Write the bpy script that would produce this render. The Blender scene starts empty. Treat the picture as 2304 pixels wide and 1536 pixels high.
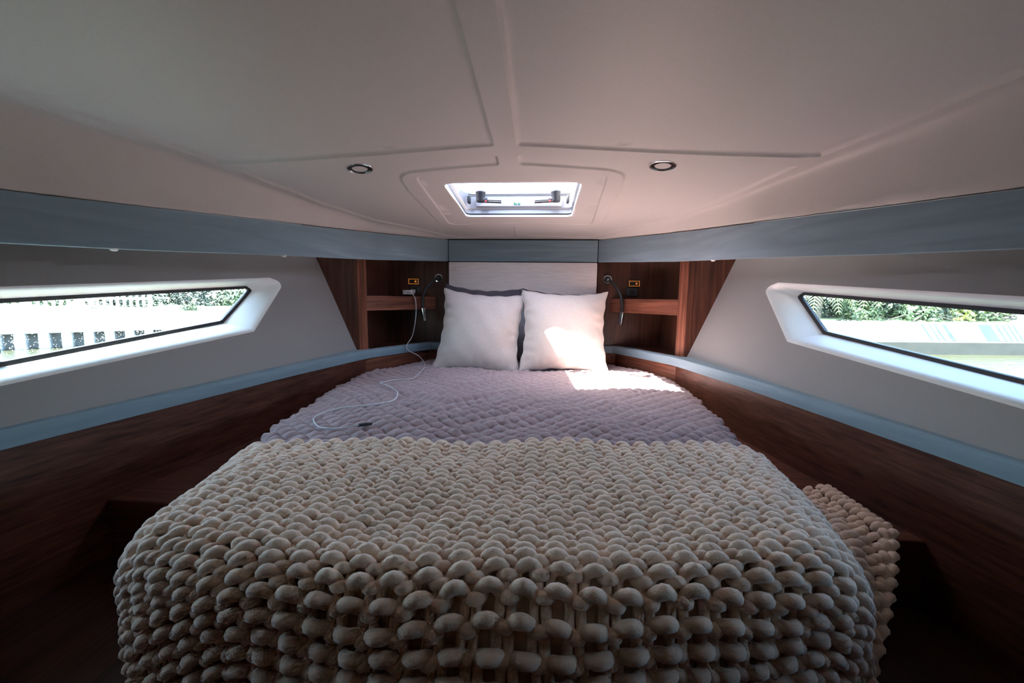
import bpy, bmesh, math, random
import numpy as np
from mathutils import Vector, Matrix, geometry, noise

random.seed(7); np.random.seed(7)
S = bpy.context.scene
COL = S.collection

# ------------------------------------------------------------------ camera
cam_d = bpy.data.cameras.new('camera'); cam = bpy.data.objects.new('camera', cam_d); COL.objects.link(cam)
cam_d.sensor_width = 36.0; cam_d.lens = 14.0; cam_d.clip_start = 0.01; cam_d.clip_end = 400
_r = Vector((0.99747552, 0.06990166, 0.01250381)); _u = Vector((-0.0199429, 0.10676007, 0.99408479)); _f = Vector((-0.06815327, 0.9918246, -0.10788459))
M = Matrix((_r, _u, -_f)).transposed().to_4x4(); M.translation = (0.10767, 0, 0)
cam.matrix_world = M
S.camera = cam

# ------------------------------------------------------------------ light
SUN_DIR = Vector((0.47, 0.09, -0.84)).normalized()      # direction the sunlight travels
w = bpy.data.worlds.new('sky'); S.world = w; w.use_nodes = True
wn = w.node_tree; bg = wn.nodes['Background']
sky = wn.nodes.new('ShaderNodeTexSky'); sky.sky_type = 'NISHITA'; sky.sun_disc = False
sky.sun_elevation = math.asin(-SUN_DIR.z); sky.sun_rotation = math.atan2(-SUN_DIR.x, -SUN_DIR.y) % (2*math.pi)
sky.air_density = 1.0; sky.dust_density = 1.5
hsv = wn.nodes.new('ShaderNodeHueSaturation'); hsv.inputs['Saturation'].default_value = .75      # humid, hazy sky
wn.links.new(sky.outputs[0], hsv.inputs['Color']); wn.links.new(hsv.outputs[0], bg.inputs[0]); bg.inputs[1].default_value = 0.30
sd = bpy.data.lights.new('sun', 'SUN'); sun = bpy.data.objects.new('sun', sd); COL.objects.link(sun)
sd.energy = 13.0; sd.angle = math.radians(0.6); sd.color = (1.0, 0.94, 0.85)
sun.rotation_euler = SUN_DIR.to_track_quat('-Z', 'Y').to_euler(); sun.location = (-6, -2, 12)

S.view_settings.view_transform = 'Standard'
try: S.view_settings.look = 'None'
except Exception: pass
S.view_settings.gamma = 1.0; S.view_settings.use_curve_mapping = False
S.view_settings.exposure = 3.5
try:
    S.cycles.max_bounces = 7; S.cycles.diffuse_bounces = 5; S.cycles.glossy_bounces = 3; S.cycles.transparent_max_bounces = 16
    S.cycles.use_denoising = True; S.cycles.adaptive_threshold = .03; S.cycles.sample_clamp_indirect = 12
    S.cycles.caustics_reflective = False; S.cycles.caustics_refractive = False
except Exception: pass

# ------------------------------------------------------------------ helpers
def mesh_obj(name, V, F, mat, parent=None, smooth=False):
    me = bpy.data.meshes.new(name)
    V = np.asarray(V, dtype=np.float32).reshape(-1, 3)
    if isinstance(F, np.ndarray):
        n, k = F.shape
        me.vertices.add(len(V)); me.vertices.foreach_set('co', V.ravel())
        me.loops.add(n*k); me.loops.foreach_set('vertex_index', F.ravel().astype(np.int32))
        me.polygons.add(n); me.polygons.foreach_set('loop_start', np.arange(0, n*k, k, dtype=np.int32))
        me.update(calc_edges=True)
    else:
        me.from_pydata([tuple(v) for v in V.tolist()], [], F)
    me.validate()
    if smooth: me.shade_smooth()
    me.materials.append(mat)
    o = bpy.data.objects.new(name, me); COL.objects.link(o)
    if parent: attach(o, parent)
    return o

def attach(o, p):
    o.parent = p
    m = Matrix.Identity(4); q = p
    loc = Vector((0, 0, 0))
    while q is not None:
        if q.type == 'EMPTY': loc += q.location
        q = q.parent
        if q is not None: break
    o.matrix_parent_inverse = Matrix.Translation(-Vector(p.location)) if p.type == 'EMPTY' else Matrix.Identity(4)

def thing(name, label, cat, loc, group=None):
    o = bpy.data.objects.new(name, None); COL.objects.link(o); o.location = loc; o.empty_display_size = .05
    o['label'] = label; o['category'] = cat
    if group: o['group'] = group
    return o

def tag(o, label, cat, group=None, kind=None):
    o['label'] = label; o['category'] = cat
    if group: o['group'] = group
    if kind: o['kind'] = kind
    return o

def struct(o, label=None, cat=None):
    o['kind'] = 'structure'
    if label: o['label'] = label
    if cat: o['category'] = cat
    return o

def smooth_angle(o, deg=35):
    me = o.data
    me.shade_smooth()
    try: me.set_sharp_from_angle(angle=math.radians(deg))
    except Exception: pass
    return o

def bevel_mesh(V, F, b, seg=2):
    bm = bmesh.new(); vs = [bm.verts.new(v) for v in V]
    for f in F: bm.faces.new([vs[i] for i in f])
    bmesh.ops.recalc_face_normals(bm, faces=bm.faces)
    if b > 0:
        bmesh.ops.bevel(bm, geom=list(bm.edges), offset=b, segments=seg, affect='EDGES', profile=.5, clamp_overlap=True)
    bm.verts.index_update()
    V2 = [v.co[:] for v in bm.verts]; F2 = [[v.index for v in f.verts] for f in bm.faces]
    bm.free(); return V2, F2

def prism(poly, z0, z1, b=0.0, seg=2):
    n = len(poly)
    V = [(x, y, z0) for x, y in poly] + [(x, y, z1) for x, y in poly]
    F = [list(range(n))[::-1], list(range(n, 2*n))] + [[i, (i+1) % n, n+(i+1) % n, n+i] for i in range(n)]
    return bevel_mesh(V, F, b, seg)

def box(c, s, b=0.0, seg=2, R=None):
    x, y, z = s[0]/2, s[1]/2, s[2]/2
    V = [(-x,-y,-z),(x,-y,-z),(x,y,-z),(-x,y,-z),(-x,-y,z),(x,-y,z),(x,y,z),(-x,y,z)]
    F = [[3,2,1,0],[4,5,6,7],[0,1,5,4],[1,2,6,5],[2,3,7,6],[3,0,4,7]]
    V, F = bevel_mesh(V, F, b, seg)
    out = []
    for v in V:
        v = Vector(v)
        if R is not None: v = R @ v
        out.append(tuple(v + Vector(c)))
    return out, F

def part(name, vf, mat, parent=None, smooth=None, kind=None):
    o = mesh_obj(name, vf[0], vf[1], mat, parent)
    if smooth: smooth_angle(o, smooth)
    if kind: o['kind'] = kind
    return o

def merge(*vfs):
    V = []; F = []
    for v, f in vfs:
        n = len(V); V += [tuple(p) for p in v]; F += [[i+n for i in q] for q in f]
    return V, F

def catmull(P, n=8):
    P = [np.array(p, float) for p in P]
    P = [2*P[0]-P[1]] + P + [2*P[-1]-P[-2]]
    out = []
    for i in range(1, len(P)-2):
        for k in range(n):
            t = k/n
            out.append(.5*((2*P[i]) + (P[i+1]-P[i-1])*t + (2*P[i-1]-5*P[i]+4*P[i+1]-P[i+2])*t*t + (-P[i-1]+3*P[i]-3*P[i+1]+P[i+2])*t**3))
    out.append(P[-2]); return out

def tube(P, r, n=8, caps=True, closed=False):
    P = [Vector(p) for p in P]; V = []; F = []
    N = len(P); up = Vector((0, 0, 1)); prev = None
    for i, p in enumerate(P):
        a = P[(i-1) % N] if (i > 0 or closed) else p; b = P[(i+1) % N] if (i < N-1 or closed) else p
        t = (b-a).normalized()
        if prev is None:
            x = t.cross(up)
            if x.length < 1e-3: x = t.cross(Vector((1, 0, 0)))
        else: x = prev - t*prev.dot(t)
        x.normalize(); y = t.cross(x); prev = x
        rr = r[i] if hasattr(r, '__len__') else r
        for k in range(n):
            an = 2*math.pi*k/n; V.append(tuple(p + x*math.cos(an)*rr + y*math.sin(an)*rr))
    for i in range(N if closed else N-1):
        j = (i+1) % N
        for k in range(n):
            F.append([i*n+k, i*n+(k+1) % n, j*n+(k+1) % n, j*n+k])
    if caps and not closed:
        F.append(list(range(n))[::-1]); F.append([(N-1)*n+k for k in range(n)])
    return V, F

def lathe(prof, n=32, c=(0, 0, 0), R=None):
    """prof: (radius, height) list, revolved about +Z then rotated by R and moved to c"""
    V = []; F = []
    for r, h in prof:
        for k in range(n):
            a = 2*math.pi*k/n; v = Vector((r*math.cos(a), r*math.sin(a), h))
            if R is not None: v = R @ v
            V.append(tuple(v + Vector(c)))
    m = len(prof)
    for i in range(m-1):
        for k in range(n):
            F.append([i*n+k, i*n+(k+1) % n, (i+1)*n+(k+1) % n, (i+1)*n+k])
    if prof[0][0] > 1e-5: F.append(list(range(n))[::-1])
    if prof[-1][0] > 1e-5: F.append([(m-1)*n+k for k in range(n)])
    return V, F

def round_poly(pts, rad, n=6):
    """fillet every corner; constant number of points per corner"""
    out = []; N = len(pts)
    for i in range(N):
        p = Vector(pts[i]); a = Vector(pts[i-1]); b = Vector(pts[(i+1) % N])
        r = rad[i] if hasattr(rad, '__len__') else rad
        if r == 0: out.append(tuple(p)); continue
        u = (a-p).normalized(); v = (b-p).normalized()
        ang = math.acos(max(-1, min(1, u.dot(v))))
        d = min(r/math.tan(ang/2), .45*(a-p).length, .45*(b-p).length)
        p0 = p+u*d; p1 = p+v*d
        for k in range(n+1):
            t = k/n; out.append(tuple(p0*(1-t)**2 + p*2*t*(1-t) + p1*t*t))
    return out

def resample_closed(pts, step):
    out = []; N = len(pts)
    for i in range(N):
        a = np.array(pts[i]); b = np.array(pts[(i+1) % N]); d = np.linalg.norm(b-a)
        k = max(1, int(math.ceil(d/step)))
        for j in range(k): out.append(tuple(a+(b-a)*j/k))
    return out

def area(p): return .5*sum(p[i][0]*p[(i+1) % len(p)][1]-p[(i+1) % len(p)][0]*p[i][1] for i in range(len(p)))

def inset(pts, d):
    """move every point inwards by d (pts any winding)"""
    s = 1 if area(pts) > 0 else -1; N = len(pts); out = []
    for i in range(N):
        p = np.array(pts[i]); a = np.array(pts[i-1]); b = np.array(pts[(i+1) % N])
        e1 = p-a; e2 = b-p; n1 = np.array([-e1[1], e1[0]]); n2 = np.array([-e2[1], e2[0]])
        l1 = np.linalg.norm(n1); l2 = np.linalg.norm(n2)
        n = n1/max(l1, 1e-9)+n2/max(l2, 1e-9); L = np.linalg.norm(n)
        n = n/max(L, 1e-9); c = max(.5, np.dot(n, n1/max(l1, 1e-9)))
        out.append(tuple(p+s*n*d/c))
    return out

def inpoly(x, y, P):
    c = False; n = len(P); j = n-1
    for i in range(n):
        xi, yi = P[i]; xj, yj = P[j]
        if (yi > y) != (yj > y) and x < (xj-xi)*(y-yi)/(yj-yi)+xi: c = not c
        j = i
    return c

def cdt(loops, extra, keep):
    """constrained triangulation of closed loops plus loose points; keep(x,y)->bool for face centres"""
    V = []; E = []
    for L in loops:
        n0 = len(V); V += [Vector(p) for p in L]; E += [(n0+i, n0+(i+1) % len(L)) for i in range(len(L))]
    V += [Vector(p) for p in extra]
    r = geometry.delaunay_2d_cdt(V, E, [], 0, 1e-6)
    P = [(v.x, v.y) for v in r[0]]; F = []
    for f in r[2]:
        cx = sum(P[i][0] for i in f)/len(f); cy = sum(P[i][1] for i in f)/len(f)
        if keep(cx, cy): F.append(list(f))
    used = sorted({i for f in F for i in f}); mp = {k: i for i, k in enumerate(used)}
    return [P[i] for i in used], [[mp[i] for i in f] for f in F]

def interp(x, xs, ys): return np.interp(x, xs, ys)

# ------------------------------------------------------------------ materials
def mat(name):
    m = bpy.data.materials.new(name); m.use_nodes = True
    nt = m.node_tree; b = nt.nodes['Principled BSDF']; return m, nt, b

def N(nt, t, **k):
    n = nt.nodes.new(t)
    for a, v in k.items(): setattr(n, a, v)
    return n

def coords(nt, scale=(1, 1, 1), rot=(0, 0, 0)):
    tc = N(nt, 'ShaderNodeTexCoord'); mp = N(nt, 'ShaderNodeMapping')
    mp.inputs['Scale'].default_value = scale; mp.inputs['Rotation'].default_value = rot
    nt.links.new(tc.outputs['Object'], mp.inputs['Vector']); return mp.outputs[0]

def ramp(nt, fac, stops):
    r = N(nt, 'ShaderNodeValToRGB'); e = r.color_ramp.elements
    while len(e) > 1: e.remove(e[-1])
    e[0].position = stops[0][0]; e[0].color = (*stops[0][1], 1)
    for p, c in stops[1:]:
        q = e.new(p); q.color = (*c, 1)
    nt.links.new(fac, r.inputs[0]); return r.outputs[0]

def simple(name, col, rough=.5, metal=0.0, spec=.5, noise_s=None, var=.12, bump=0.0, bscale=200, sheen=0.0, emit=None, scale=(1, 1, 1)):
    m, nt, b = mat(name)
    b.inputs['Base Color'].default_value = (*col, 1); b.inputs['Roughness'].default_value = rough; b.inputs['Metallic'].default_value = metal
    b.inputs['Specular IOR Level'].default_value = spec
    if sheen: b.inputs['Sheen Weight'].default_value = sheen
    v = coords(nt, scale)
    t = N(nt, 'ShaderNodeTexNoise'); t.inputs['Scale'].default_value = noise_s or 6.0; t.inputs['Detail'].default_value = 2
    nt.links.new(v, t.inputs['Vector'])
    c = ramp(nt, t.outputs['Fac'], [(.25, tuple(x*(1-var) for x in col)), (.75, tuple(min(1, x*(1+var)) for x in col))])
    nt.links.new(c, b.inputs['Base Color'])
    if bump:
        t2 = N(nt, 'ShaderNodeTexNoise'); t2.inputs['Scale'].default_value = bscale; t2.inputs['Detail'].default_value = 3
        nt.links.new(v, t2.inputs['Vector'])
        bp = N(nt, 'ShaderNodeBump'); bp.inputs['Strength'].default_value = bump; bp.inputs['Distance'].default_value = .002
        nt.links.new(t2.outputs['Fac'], bp.inputs['Height']); nt.links.new(bp.outputs[0], b.inputs['Normal'])
    if emit:
        b.inputs['Emission Color'].default_value = (*emit[0], 1); b.inputs['Emission Strength'].default_value = emit[1]
    return m

def wood(name, ang=0.0, vert=False, tone=1.2):
    """brown veneer; grain runs along world direction `ang` in plan, or vertically"""
    m, nt, b = mat(name)
    tc = N(nt, 'ShaderNodeTexCoord'); mp = N(nt, 'ShaderNodeMapping', vector_type='POINT')
    rot = N(nt, 'ShaderNodeVectorRotate', rotation_type='Z_AXIS'); rot.inputs['Angle'].default_value = -ang
    nt.links.new(tc.outputs['Object'], rot.inputs['Vector']); nt.links.new(rot.outputs[0], mp.inputs['Vector'])
    mp.inputs['Scale'].default_value = (40, 40, 1.6) if vert else (1.6, 40, 60)
    t = N(nt, 'ShaderNodeTexNoise'); t.inputs['Scale'].default_value = 1.6; t.inputs['Detail'].default_value = 4; t.inputs['Roughness'].default_value = .62; t.inputs['Distortion'].default_value = .25
    nt.links.new(mp.outputs[0], t.inputs['Vector'])
    k = tone
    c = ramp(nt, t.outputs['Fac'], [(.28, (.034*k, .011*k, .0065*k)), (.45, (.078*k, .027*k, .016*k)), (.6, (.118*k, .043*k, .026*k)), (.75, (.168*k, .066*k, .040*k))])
    nt.links.new(c, b.inputs['Base Color']); b.inputs['Roughness'].default_value = .42; b.inputs['Specular IOR Level'].default_value = .35
    return m

def leather(name, col):
    m, nt, b = mat(name)
    b.inputs['Base Color'].default_value = (*col, 1); b.inputs['Roughness'].default_value = .5; b.inputs['Specular IOR Level'].default_value = .35
    v = coords(nt)
    n1 = N(nt, 'ShaderNodeTexNoise'); n1.inputs['Scale'].default_value = 170; n1.inputs['Detail'].default_value = 1.0; n1.inputs['Distortion'].default_value = .6
    nt.links.new(v, n1.inputs['Vector'])
    bp = N(nt, 'ShaderNodeBump'); bp.inputs['Strength'].default_value = .10; bp.inputs['Distance'].default_value = .0008
    nt.links.new(n1.outputs['Fac'], bp.inputs['Height']); nt.links.new(bp.outputs[0], b.inputs['Normal'])
    c = ramp(nt, n1.outputs['Fac'], [(.2, tuple(x*.97 for x in col)), (.8, tuple(x*1.02 for x in col))])
    nt.links.new(c, b.inputs['Base Color'])
    return m

def suede(name, col):
    m, nt, b = mat(name)
    b.inputs['Roughness'].default_value = .75; b.inputs['Sheen Weight'].default_value = .25; b.inputs['Specular IOR Level'].default_value = .3
    v = coords(nt, (1.2, 1.2, 14))
    t = N(nt, 'ShaderNodeTexNoise'); t.inputs['Scale'].default_value = 2.2; t.inputs['Detail'].default_value = 4; t.inputs['Distortion'].default_value = .6
    nt.links.new(v, t.inputs['Vector'])
    c = ramp(nt, t.outputs['Fac'], [(.3, tuple(x*.86 for x in col)), (.55, col), (.75, tuple(x*1.2 for x in col))])
    nt.links.new(c, b.inputs['Base Color'])
    return m

def weave(name, col, s=700, rough=.9, var=.1, bump=.25, sheen=.3, stretch=(1, .15, .12)):
    m, nt, b = mat(name)
    b.inputs['Roughness'].default_value = rough; b.inputs['Sheen Weight'].default_value = sheen; b.inputs['Specular IOR Level'].default_value = .2
    v = coords(nt)
    sx = N(nt, 'ShaderNodeTexNoise'); sx.inputs['Scale'].default_value = s; sx.inputs['Detail'].default_value = 1
    mp = N(nt, 'ShaderNodeMapping'); mp.inputs['Scale'].default_value = stretch
    nt.links.new(v, mp.inputs['Vector']); nt.links.new(mp.outputs[0], sx.inputs['Vector'])
    c = ramp(nt, sx.outputs['Fac'], [(.3, tuple(x*(1-var) for x in col)), (.7, tuple(min(1, x*(1+var)) for x in col))])
    nt.links.new(c, b.inputs['Base Color'])
    bp = N(nt, 'ShaderNodeBump'); bp.inputs['Strength'].default_value = bump; bp.inputs['Distance'].default_value = .0008
    nt.links.new(sx.outputs['Fac'], bp.inputs['Height']); nt.links.new(bp.outputs[0], b.inputs['Normal'])
    return m

def glass(name, tint, drops=False, haze=.0):
    """thin pane: mostly transparent, a little mirror, optional salt and water spots"""
    m, nt, b = mat(name); nt.nodes.remove(b)
    out = nt.nodes['Material Output']
    tr = N(nt, 'ShaderNodeBsdfTransparent'); tr.inputs[0].default_value = (*tint, 1)
    gl = N(nt, 'ShaderNodeBsdfGlossy'); gl.inputs['Roughness'].default_value = .02
    mx = N(nt, 'ShaderNodeMixShader'); mx.inputs[0].default_value = .05; nt.links.new(tr.outputs[0], mx.inputs[1]); nt.links.new(gl.outputs[0], mx.inputs[2])
    last = mx.outputs[0]
    if drops:
        v = coords(nt)
        vo = N(nt, 'ShaderNodeTexVoronoi'); vo.inputs['Scale'].default_value = 240; nt.links.new(v, vo.inputs['Vector'])
        n = N(nt, 'ShaderNodeTexNoise'); n.inputs['Scale'].default_value = 9; nt.links.new(v, n.inputs['Vector'])
        m1 = N(nt, 'ShaderNodeMath', operation='MULTIPLY_ADD'); m1.inputs[1].default_value = .5; m1.inputs[2].default_value = -.02; nt.links.new(n.outputs['Fac'], m1.inputs[0])
        lt = N(nt, 'ShaderNodeMath', operation='LESS_THAN'); nt.links.new(vo.outputs['Distance'], lt.inputs[0]); nt.links.new(m1.outputs[0], lt.inputs[1])
        ml = N(nt, 'ShaderNodeMath', operation='MULTIPLY'); ml.inputs[1].default_value = drops; nt.links.new(lt.outputs[0], ml.inputs[0])
        tl = N(nt, 'ShaderNodeBsdfTranslucent'); tl.inputs[0].default_value = (.55, .6, .6, 1)
        m2 = N(nt, 'ShaderNodeMixShader'); nt.links.new(ml.outputs[0], m2.inputs[0]); nt.links.new(last, m2.inputs[1]); nt.links.new(tl.outputs[0], m2.inputs[2]); last = m2.outputs[0]
    nt.links.new(last, out.inputs['Surface'])
    return m

MT = dict(
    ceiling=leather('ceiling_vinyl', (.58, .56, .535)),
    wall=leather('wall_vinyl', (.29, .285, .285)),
    recess=simple('window_reveal_gelcoat', (.86, .88, .88), .4, var=.03),
    suede=suede('blue_grey_suede', (.21, .305, .365)),
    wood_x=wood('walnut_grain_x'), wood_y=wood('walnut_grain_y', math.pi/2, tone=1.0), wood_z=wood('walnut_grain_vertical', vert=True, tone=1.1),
    wood_dl=wood('walnut_grain_port', math.atan2(.40, .235), tone=1.9), wood_dr=wood('walnut_grain_starboard', math.atan2(.40, -.235), tone=1.9),  # brighter tone paints light onto the shelf lips and forward boards
    wood_shaded=wood('walnut_shaded', vert=True, tone=.62), wood_lit=wood('walnut_lit', vert=True, tone=2.3),  # same walnut: niche shade and light on the post put into the tone
    head=weave('headboard_cloth', (.76, .69, .66), s=420, stretch=(.03, 1, 1)),
    pillow=weave('natural_linen', (.57, .495, .455), s=900),
    darkpillow=weave('slate_cotton', (.085, .075, .095), s=900),
    black=simple('black_rubber', (.012, .012, .013), .5),
    gap=simple('shadow_gap_black', (.008, .008, .008), .8),
    chrome=simple('polished_chrome', (.72, .72, .74), .16, 1.0, var=.02),
    steel=simple('brushed_steel', (.55, .55, .56), .32, 1.0, var=.05),
    bronze=simple('dark_bronze_glass', (.035, .025, .022), .12),
    frost=simple('frosted_diffuser', (.55, .52, .50), .6, var=.03),
    white=simple('white_plastic', (.80, .80, .82), .3, var=.02),
    hatchd=simple('hatch_handle_black', (.014, .014, .017), .35), hatchs=simple('hatch_lever_grey', (.12, .12, .125), .35, .6),
    gel=simple('white_gelcoat', (.82, .82, .84), .22, var=.02), hatchp=simple('grey_white_hatch_plastic', (.34, .335, .35), .18, var=.03), hatchf=simple('hatch_lid_frame_plastic', (.20, .20, .215), .2, var=.03),
    dgrey=simple('dark_grey_plastic', (.045, .046, .052), .4),
    outlet=simple('charcoal_outlet', (.02, .02, .02), .5),
    amber=simple('amber_backlight', (.5, .16, .03), .5, emit=((1.0, .32, .05), .035)),
    red=simple('red_mark', (.35, .01, .01), .5),
    green=simple('green_sticker', (.003, .10, .045), .5),
    floor=wood('dark_floor_teak', math.pi/2, tone=.55),
    sheet=simple('mattress_ticking', (.4, .39, .4), .9),
)

# ------------------------------------------------------------------ cabin profile (metres; y forward to the bow, z=0 at eye level)
def zc(Y):
    t = 2.35-Y; t = min(t, 1.9); return .34+.115*t-.03*t*t
def ceil(X, Y):
    t = max(0, 2.35-Y); k = .085*min(1, t/.8); return zc(Y)-k*(math.sqrt(X*X+.01)-.1)
VAL = [(.432, 2.348), (.735, 1.95), (.79, 1.68), (.83, 1.45), (.88, 1.24), (.93, 1.05), (.985, .8), (1.03, .5), (1.07, .1), (1.09, -.5)]
VY = [p[1] for p in VAL][::-1]; VX = [p[0] for p in VAL][::-1]
def Xv(Y): return float(np.interp(Y, VY, VX))
def zvt(Y): return float(np.interp(Y, [-.5, .76, 1.02, 1.2, 1.52, 1.95, 2.35], [.14, .205, .227, .243, .272, .313, .335]))
def zvb(Y): return float(np.interp(Y, [-.5, .76, 1.02, 1.2, 1.52, 1.95, 2.35], [.03, .099, .115, .129, .152, .181, .211]))
LY = [-.5, .3, .75, 1.13, 1.19, 1.55, 1.90, 2.338]; LX = [1.0, .96, .905, .832, .822, .757, .69, .40]
def Xl(Y): return float(np.interp(Y, LY, LX))
def ceil_full(X, Y):
    a = abs(X); l = min(Xl(Y)+.03, Xv(Y)-.03) if Y < 1.9 else Xl(Y)+.008
    if a <= l: return ceil(X, Y)
    e = Xv(Y); t = min(1.3, (a-l)/max(.02, e-l)); zl = ceil(l, Y)
    return zl-(zl-zvt(Y)-.004)*(t**2.0 if t < 1 else 1.0)

HX, HY0, HY1 = .25, 1.473, 1.918          # hatch opening
hatch_ring = round_poly([(-HX, HY0), (HX, HY0), (HX, HY1), (-HX, HY1)], .03, 6)

# headliner: proud border strips with recessed panels between them, coved down to the pelmet at the sides
def panel_outlines():
    out = []
    for s in (-1, 1):
        A = [(.031, -.45), (.031, 1.193)] + [(x, 1.193-.055*(x/.83)**2.2) for x in np.linspace(.1, .78, 9)] + [(.828, 1.13)] + [(Xl(y), y) for y in (1.0, .87, .75, .55, .3, 0, -.45)]
        rad = [.01]+[.016]+[0]*9+[.012]+[0]*6+[.01]
        out.append(([(s*x, y) for x, y in round_poly(A, rad, 4)], (), .0075, .014))
        B = [(.03, 1.257)] + [(x, 1.257-.06*(x/.82)**2.2) for x in np.linspace(.12, .74, 7)] + [(.815, 1.195)] + [(Xl(y)-.004, y) for y in (1.35, 1.55, 1.75, 1.9, 2.1, 2.25)] + [(.385, 2.325), (.03, 2.30), (.03, 2.10), (.33, 2.098), (.398, 2.02), (.385, 1.5), (.368, 1.338), (.03, 1.337)]
        rad = [.012]+[0]*7+[.012]+[0]*3+[.12]+[0]*2+[.02, .012, .012, .05, .06, .05, .075, .02]
        out.append(([(s*x, y) for x, y in round_poly(B, rad, 5)], (), .0065, .011))
    out.append((round_poly([(-.325, 1.362), (.325, 1.362), (.36, 2.045), (-.36, 2.045)], .05, 6), [hatch_ring], .004, .008))
    return [(resample_closed(o, .03), h, d, b) for o, h, d, b in out]
PANELS = panel_outlines()
ys = np.linspace(-.53, 2.40, 86)
def Xi(y): return min(Xl(y)+.012, Xv(y)-.012)
bound = [(Xi(y), y) for y in ys] + [(-Xi(y), y) for y in ys[::-1]]
loops = [p[0] for p in PANELS]
extra = []
for y in np.linspace(-.5, 2.32, 60):
    for q in np.linspace(-.97, .97, 41):
        x = q*Xi(y)
        if not any(inpoly(x, y, l) for l in loops): extra.append((x, y))
P2, F2 = cdt([bound]+loops, extra, lambda x, y: abs(x) < Xi(y)+1e-4 and not any(inpoly(x, y, l) for l in loops))
V = [(x, y, ceil_full(x, y)) for x, y in P2]; F = [f[::-1] for f in F2]
NC = 16
for s in (-1, 1):
    n0 = len(V)
    for y in ys:
        a, b = Xi(y), Xv(y)+.02
        V += [(s*(a+(b-a)*k/(NC-1)), y, ceil_full(s*(a+(b-a)*k/(NC-1)), y)) for k in range(NC)]
    for i in range(len(ys)-1):
        for k in range(NC-1):
            f = [n0+i*NC+k, n0+(i+1)*NC+k, n0+(i+1)*NC+k+1, n0+i*NC+k+1]; F.append(f if s > 0 else f[::-1])
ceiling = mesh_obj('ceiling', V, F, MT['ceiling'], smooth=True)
struct(ceiling)
def ceil_normals(me):
    e = .012; L = []
    for v in me.vertices:
        x, y = v.co.x, v.co.y
        gx = (ceil_full(x+e, y)-ceil_full(x-e, y))/(2*e); gy = (ceil_full(x, y+e)-ceil_full(x, y-e))/(2*e)
        L.append(Vector((gx, gy, -1)).normalized())
    me.normals_split_custom_set_from_vertices(L)
ceil_normals(ceiling.data)

def ceiling_panel(loop, holes, depth, bev):
    prof_ = [(0, 0.0), (.002, .12*depth), (.005, .45*depth), (.009*bev/.014, .80*depth), (bev, depth), (bev+.006, depth)]
    rings = [inset(loop, d) for d, dz in prof_]
    V = []; F = []; n = len(loop)
    for r_, (d, dz) in zip(rings, prof_): V += [(x, y, ceil_full(x, y)+dz) for x, y in r_]
    flip = area(loop) > 0
    for i in range(len(rings)-1):
        for k in range(n):
            f = [i*n+k, i*n+(k+1) % n, (i+1)*n+(k+1) % n, (i+1)*n+k]
            F.append(f[::-1] if flip else f)
    inner = rings[-1]
    xs = [p[0] for p in inner]; yy = [p[1] for p in inner]
    ext = []; in2 = inset(inner, .015); h2 = [inset(h, -.012) for h in holes]
    for x in np.arange(min(xs), max(xs), .045):
        for y in np.arange(min(yy), max(yy), .045):
            if inpoly(x, y, in2) and not any(inpoly(x, y, h) for h in h2): ext.append((x, y))
    P, T = cdt([inner]+list(holes), ext, lambda x, y: inpoly(x, y, inner) and not any(inpoly(x, y, h) for h in holes))
    n0 = len(V); V += [(x, y, ceil_full(x, y)+depth) for x, y in P]; F += [[n0+i for i in f[::-1]] for f in T]
    bm = bmesh.new(); vs = [bm.verts.new(v) for v in V]
    for f in F:
        try: bm.faces.new([vs[i] for i in f])
        except ValueError: pass
    bmesh.ops.remove_doubles(bm, verts=bm.verts, dist=1e-5)
    me = bpy.data.meshes.new('ceiling_panel'); bm.to_mesh(me); bm.free(); me.shade_smooth(); me.materials.append(MT['ceiling'])
    o = bpy.data.objects.new('ceiling_panel', me); COL.objects.link(o); o.parent = ceiling
    return o
for args in PANELS: ceiling_panel(*args)

# deck outboard of the cabin sides (keeps the high sun off the side windows), a structure like the hull it belongs to
for s in (-1, 1):
    V, F = prism([(s*.85, -.52), (s*1.36, -.52), (s*1.34, .6), (s*1.30, 1.4), (s*1.15, 2.1), (s*.75, 2.7), (s*.3, 2.7), (s*.33, 2.34), (s*.60, 1.95), (s*.70, 1.55), (s*.80, 1.0), (s*.85, .6)], .405, .43)
    struct(part('deck', (V, F), MT['gel']))

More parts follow.
